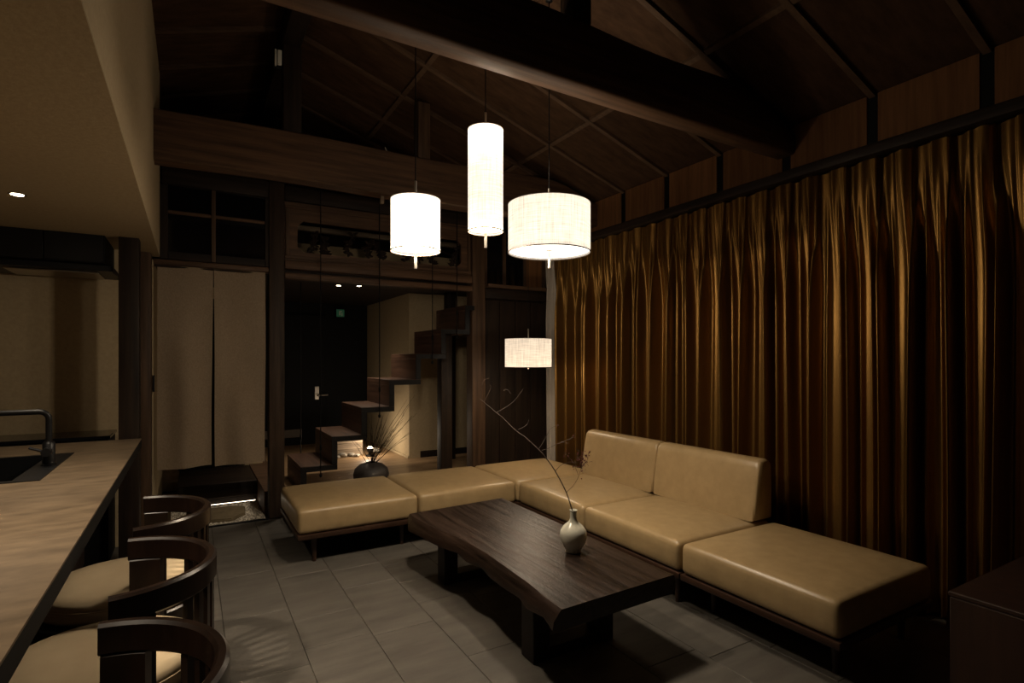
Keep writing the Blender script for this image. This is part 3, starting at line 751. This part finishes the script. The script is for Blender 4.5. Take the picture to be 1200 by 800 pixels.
for pts in ([(430, 510, .01), (468, 470, .0), (488, 420, -.01), (500, 350, -.02)], [(385, 425, .02), (415, 395, .0), (470, 385, -.02)], [(330, 340, .03), (370, 325, .05), (405, 308, .06), (440, 310, .06)],
            [(320, 330, .035), (350, 280, .05), (365, 250, .05), (400, 235, .05)], [(235, 255, .07), (270, 235, .09), (277, 212, .1)], [(145, 185, .09), (210, 145, .12), (255, 88, .14)],
            [(95, 140, .1), (122, 88, .1), (118, 72, .1)], [(80, 130, .1), (90, 60, .09), (115, 45, .09)], [(175, 95, .12), (190, 92, .12), (205, 110, .12)], [(405, 308, .06), (450, 290, .07), (470, 270, .08)],
            [(478, 440, -.005), (455, 385, 0), (420, 350, .01)], [(490, 410, -.01), (515, 380, -.015), (520, 350, -.02)]):
    twig('twig', pts, (.0014, .0007))
random.seed(4)
bm = BM()
for k in range(60):
    x = random.gauss(492, 17); y = random.gauss(378, 22)
    if k > 46: x, y = random.choice(((460, 275), (440, 350), (402, 238), (470, 290), (425, 355), (450, 380))); x += random.gauss(0, 6); y += random.gauss(0, 6)
    p = bp(x, y, random.uniform(-.03, .02))
    bmesh.ops.create_icosphere(bm, subdivisions=1, radius=random.uniform(.0028, .0048), matrix=Matrix.Translation(p))
obj('berries', bm, 'berry', br, kind='stuff')
bm = BM()
for k in range(26):
    x = random.gauss(492, 14); y = random.gauss(385, 20)
    a = bp(x, y, random.uniform(-.02, .01)); b_ = bp(x+random.uniform(-18, 18), y+random.uniform(-16, 16), random.uniform(-.02, .01))
    tube(bm, [a, (a+b_)/2+Vector((0, 0, .003)), b_], .0009, 4)
obj('fine_twigs', bm, 'bark', br, kind='stuff')

# squat dark pot with twigs, on the hall floor
PX, PY = .0, .0
pc = px_y(435, 545, 4.585); PX, PY = pc.x, pc.y
pt = thing('pot', (PX, PY, .2), 'squat dark clay pot holding thin twigs behind the sofa', 'pot')
bm = BM(); lathe(bm, [(.08, 0), (.115, .025), (.143, .08), (.148, .125), (.135, .17), (.095, .205), (.05, .218), (.045, .223), (.04, .218), (.035, .17)], (PX, PY, .2), 32); obj('body', bm, 'dark_clay', pt, angle=60)
random.seed(21)
tw = thing('twig_bunch', (PX, PY, .3), 'spray of thin dark bare twigs standing in the squat clay pot', 'twigs')
for k in range(30):
    a0 = random.uniform(0, 2*PI); base = Vector((PX+.02*math.cos(a0), PY+.02*math.sin(a0), .39))
    u = random.gauss(447, 20) if k > 5 else random.uniform(462, 486); v = random.uniform(478, 520) if k > 5 else random.uniform(462, 495)
    if k < 3: u, v = 486-k*6, 463+k*11
    tip = px_y(u, v, PY+random.uniform(-.12, .07))
    mid = base.lerp(tip, .5)+Vector((random.uniform(-.015, .015), random.uniform(-.015, .015), .02))
    bm = BM(); tube(bm, [base, mid, tip], [.0022, .0016, .0007], 5)
    for q in range(2):
        t = random.uniform(.4, .85); p = base.lerp(mid, t*2) if t < .5 else mid.lerp(tip, t*2-1)
        e = p+(tip-base).normalized()*random.uniform(.04, .09)+Vector((random.uniform(-.03, .03), random.uniform(-.03, .03), .0))
        tube(bm, [p, e], [.0013, .0007], 4)
    obj('twig', bm, 'twig_bark', tw)

# ================================================================== DRAPES
def drape(name, x, ya, yb, z0, z1, pitch, amp, seed, mat, label, cat):
    rnd = random.Random(seed); npl = int(round((yb-ya)/pitch)); pitch = (yb-ya)/npl
    A = [rnd.uniform(.75, 1.2) for _ in range(npl+1)]; B = [rnd.uniform(-.14, .14) for _ in range(npl+1)]; Cc = [rnd.uniform(.15, 1.1) for _ in range(npl+1)]; D = [rnd.uniform(0, 6.28) for _ in range(npl+1)]
    M_, K = 34, 30; bm = BM(); G = []
    for p in range(npl):
        for i in range(M_):
            t = i/M_; col = []
            for k in range(K+1):
                q = (k/K)**1.5; z = z1+(z0-z1)*q
                s = min(1, max(0, q-.012)*3.4); s = s*s*(3-2*s)
                top = .85*math.exp(-((t-.5)/.055)**2)+.30*math.exp(-((t-.5)/.15)**2)-.10*math.cos(2*PI*t)
                # below the pinch: one broad fold splitting into two narrower ones
                tt = t+B[p]*s*math.sin(PI*t)
                low = A[p]*math.exp(-((tt-.5)/.085)**2)+Cc[p]*.62*math.exp(-((tt-.19)/.06)**2)+(1.15-Cc[p])*.6*math.exp(-((tt-.83)/.055)**2)
                d = (.050+.030*math.exp(-((t-.5)/.028)**2)-.014*(math.exp(-((t-.44)/.03)**2)+math.exp(-((t-.56)/.03)**2))+.008*math.cos(2*PI*t)+.006*math.sin(4*PI*t+D[p]))*(amp/.125)*(1-s)+amp*low*s
                sway = .012*s*math.sin(3*q+D[p])*math.sin(PI*t)
                y = yb-(p+t)*pitch+sway
                zz = z+(.006*math.sin(2*PI*t) if k == 0 else 0)
                col.append(bm.verts.new((x-d, y, zz)))
            G.append(col)
    for i in range(len(G)-1):
        for k in range(K): bm.faces.new((G[i][k], G[i+1][k], G[i+1][k+1], G[i][k+1]))
    return obj(name, bm, mat, angle=180, label=label, cat=cat)
drape('drape', 3.235, -.35, 4.56, .015, 2.375, .166, .125, 9, 'satin', 'long bronze satin pleated curtain along the wall behind the sofa', 'curtain')
drape('sheer_curtain', 3.235, 4.57, 4.76, .015, 2.38, .095, .06, 3, 'sheer_cloth', 'narrow pale sheer curtain gathered in the corner beside the bronze drape', 'curtain')

# wooden cabinet at the right
cbn = thing('low_cabinet', (2.72, .48, 0), 'low dark reddish wooden cabinet by the curtain at the ottoman end', 'cabinet')
obj('body', bx(2.375, 3.06, .05, .905, 0, .43, .003), 'cabinet_wood', cbn)
obj('top', bx(2.372, 3.065, .045, .91, .432, .45, .004), 'cabinet_wood', cbn)

# ================================================================== LAMPS
def pendant(cx, cy, z0, z1, r, ztop, label, shade='linen_shade', glow='diffuser', power=6, spot=0, rod=.09, bulb_z=None, name='pendant_lamp', cone=0):
    d = thing(name, (cx, cy, z0-rod), label, 'lamp', 'linen drum pendants')
    n = 64; bm = BM()
    def ring(rr, z): return [Vector((cx+rr*math.cos(2*PI*k/n), cy+rr*math.sin(2*PI*k/n), z)) for k in range(n)]
    H = z1-z0
    loft(bm, [ring(r, z0+H*k/4) for k in range(5)], cap=False)
    sh = obj('shade', bm, shade, d)
    for z in (z0, z1):
        bm = BM(); tube(bm, ring(r+.0005, z)+[Vector((cx+r, cy, z))], .0022 if z == z1 else .0034, 6); obj('hem_ring', bm, 'bronze', sh)
    bm = BM(); zz = z0+.012; rr = r*.985
    loft(bm, [ring(rr, zz), ring(.02, zz)], cap=False); obj('diffuser', bm, glow, d)
    bm = BM(); tube(bm, [(cx, cy, z0-rod), (cx, cy, z0+.03)], .0075, 10); obj('stem_end', bm, 'steel', d)
    bm = BM(); tube(bm, [(cx, cy, z1-.02), (cx, cy, z1+.09)], .0065, 8); tube(bm, [(cx, cy, z1-.02), (cx, cy, z0+.03)], .004, 8)
    for k in range(3):
        a = 2*PI*k/3; tube(bm, [(cx, cy, z1-.015), (cx+(r-.002)*math.cos(a), cy+(r-.002)*math.sin(a), z1-.004)], .002, 5)
    obj('spider', bm, 'steel', d)
    bm = BM(); tube(bm, [(cx, cy, z1+.09), (cx, cy, ztop-.02)], .0032, 6); obj('cord', bm, 'black_metal', d)
    bm = BM(); lathe(bm, [(.012, -.025), (.02, -.02), (.02, 0)], (cx, cy, ztop), 12); obj('ceiling_cap', bm, 'black_metal', d)
    bz = bulb_z if bulb_z is not None else z1-.035
    lamp('bulb', 'POINT', (cx+.012, cy, bz), power, size=.022, parent=d)
    if spot and cone: lamp('bulb_down', 'SPOT', (cx, cy, z0-.02), spot, target=(cx, cy, 0), angle=cone, blend=1, size=.08, parent=d)
    elif spot: lamp('bulb_down', 'POINT', (cx, cy, z0-.02), spot, size=.05, parent=d)
    return d
LY = 2.50; LK = LY/2.165
def lp(u, v): return px_y(u, v, LY)
def hang(x): return roofz(x)-.004
b0 = lp(487, 294); t0 = lp(487, 234)
pendant(b0.x, LY, b0.z, t0.z, .1015*LK, hang(b0.x), 'middle-sized white linen drum pendant lamp, hung left of the tall slim one', 'linen_bright', power=6, spot=42, rod=.085)
b1 = lp(569, 271); t1 = lp(569, 152.5)
pendant(b1.x, LY, b1.z, t1.z, .0785*LK, hang(b1.x), 'tall slim white linen cylinder pendant lamp', 'linen_bright', power=8, spot=14, rod=.085)
b2 = lp(643.5, 296); t2 = lp(643.5, 240)
pendant(b2.x, LY, b2.z, t2.z, .196*LK, hang(b2.x), 'widest white linen drum pendant lamp, right of the tall slim one', power=5, spot=66, cone=150, rod=.085)
b3 = px_y(619, 430, 4.08); t3 = px_y(619, 397, 4.08)
pendant(b3.x, 4.08, b3.z, t3.z, .205, 2.535, 'low hung beige linen drum lamp over the sofa corner', 'linen_dim', 'diffuser_dim', power=3, spot=6, rod=.02)

# small unlit fittings on the timbers
obj('wooden_peg', bx(1.234, 1.262, 4.06, 4.09, 2.472, 2.535, .003), 'old_board', label='small pale wooden peg under the far tie beam', cat='peg')
bm = BM(); tube(bm, [(1.265, 4.01, 2.846), (1.262, 4.015, 2.866), (1.255, 4.02, 2.885)], [.007, .005, .0015], 6)
obj('wood_sliver', bm, 'white_metal', label='tiny white sliver standing on the far tie beam', cat='sliver')
s9 = thing('post_fitting', (.52, 4.0, 3.30), 'small pale two-strip fitting high on the king post', 'fitting')
obj('strip', bx(.492, .504, 4.03, 4.05, 3.30, 3.41, .003), 'white_metal', s9)
obj('strip', bx(.510, .536, 4.03, 4.05, 3.31, 3.41, .003), 'white_metal', s9)
obj('bracket', bx(.486, .546, 4.05, 4.07, 3.29, 3.42, .003), 'black_metal', s9)
print('tiles', tiles)
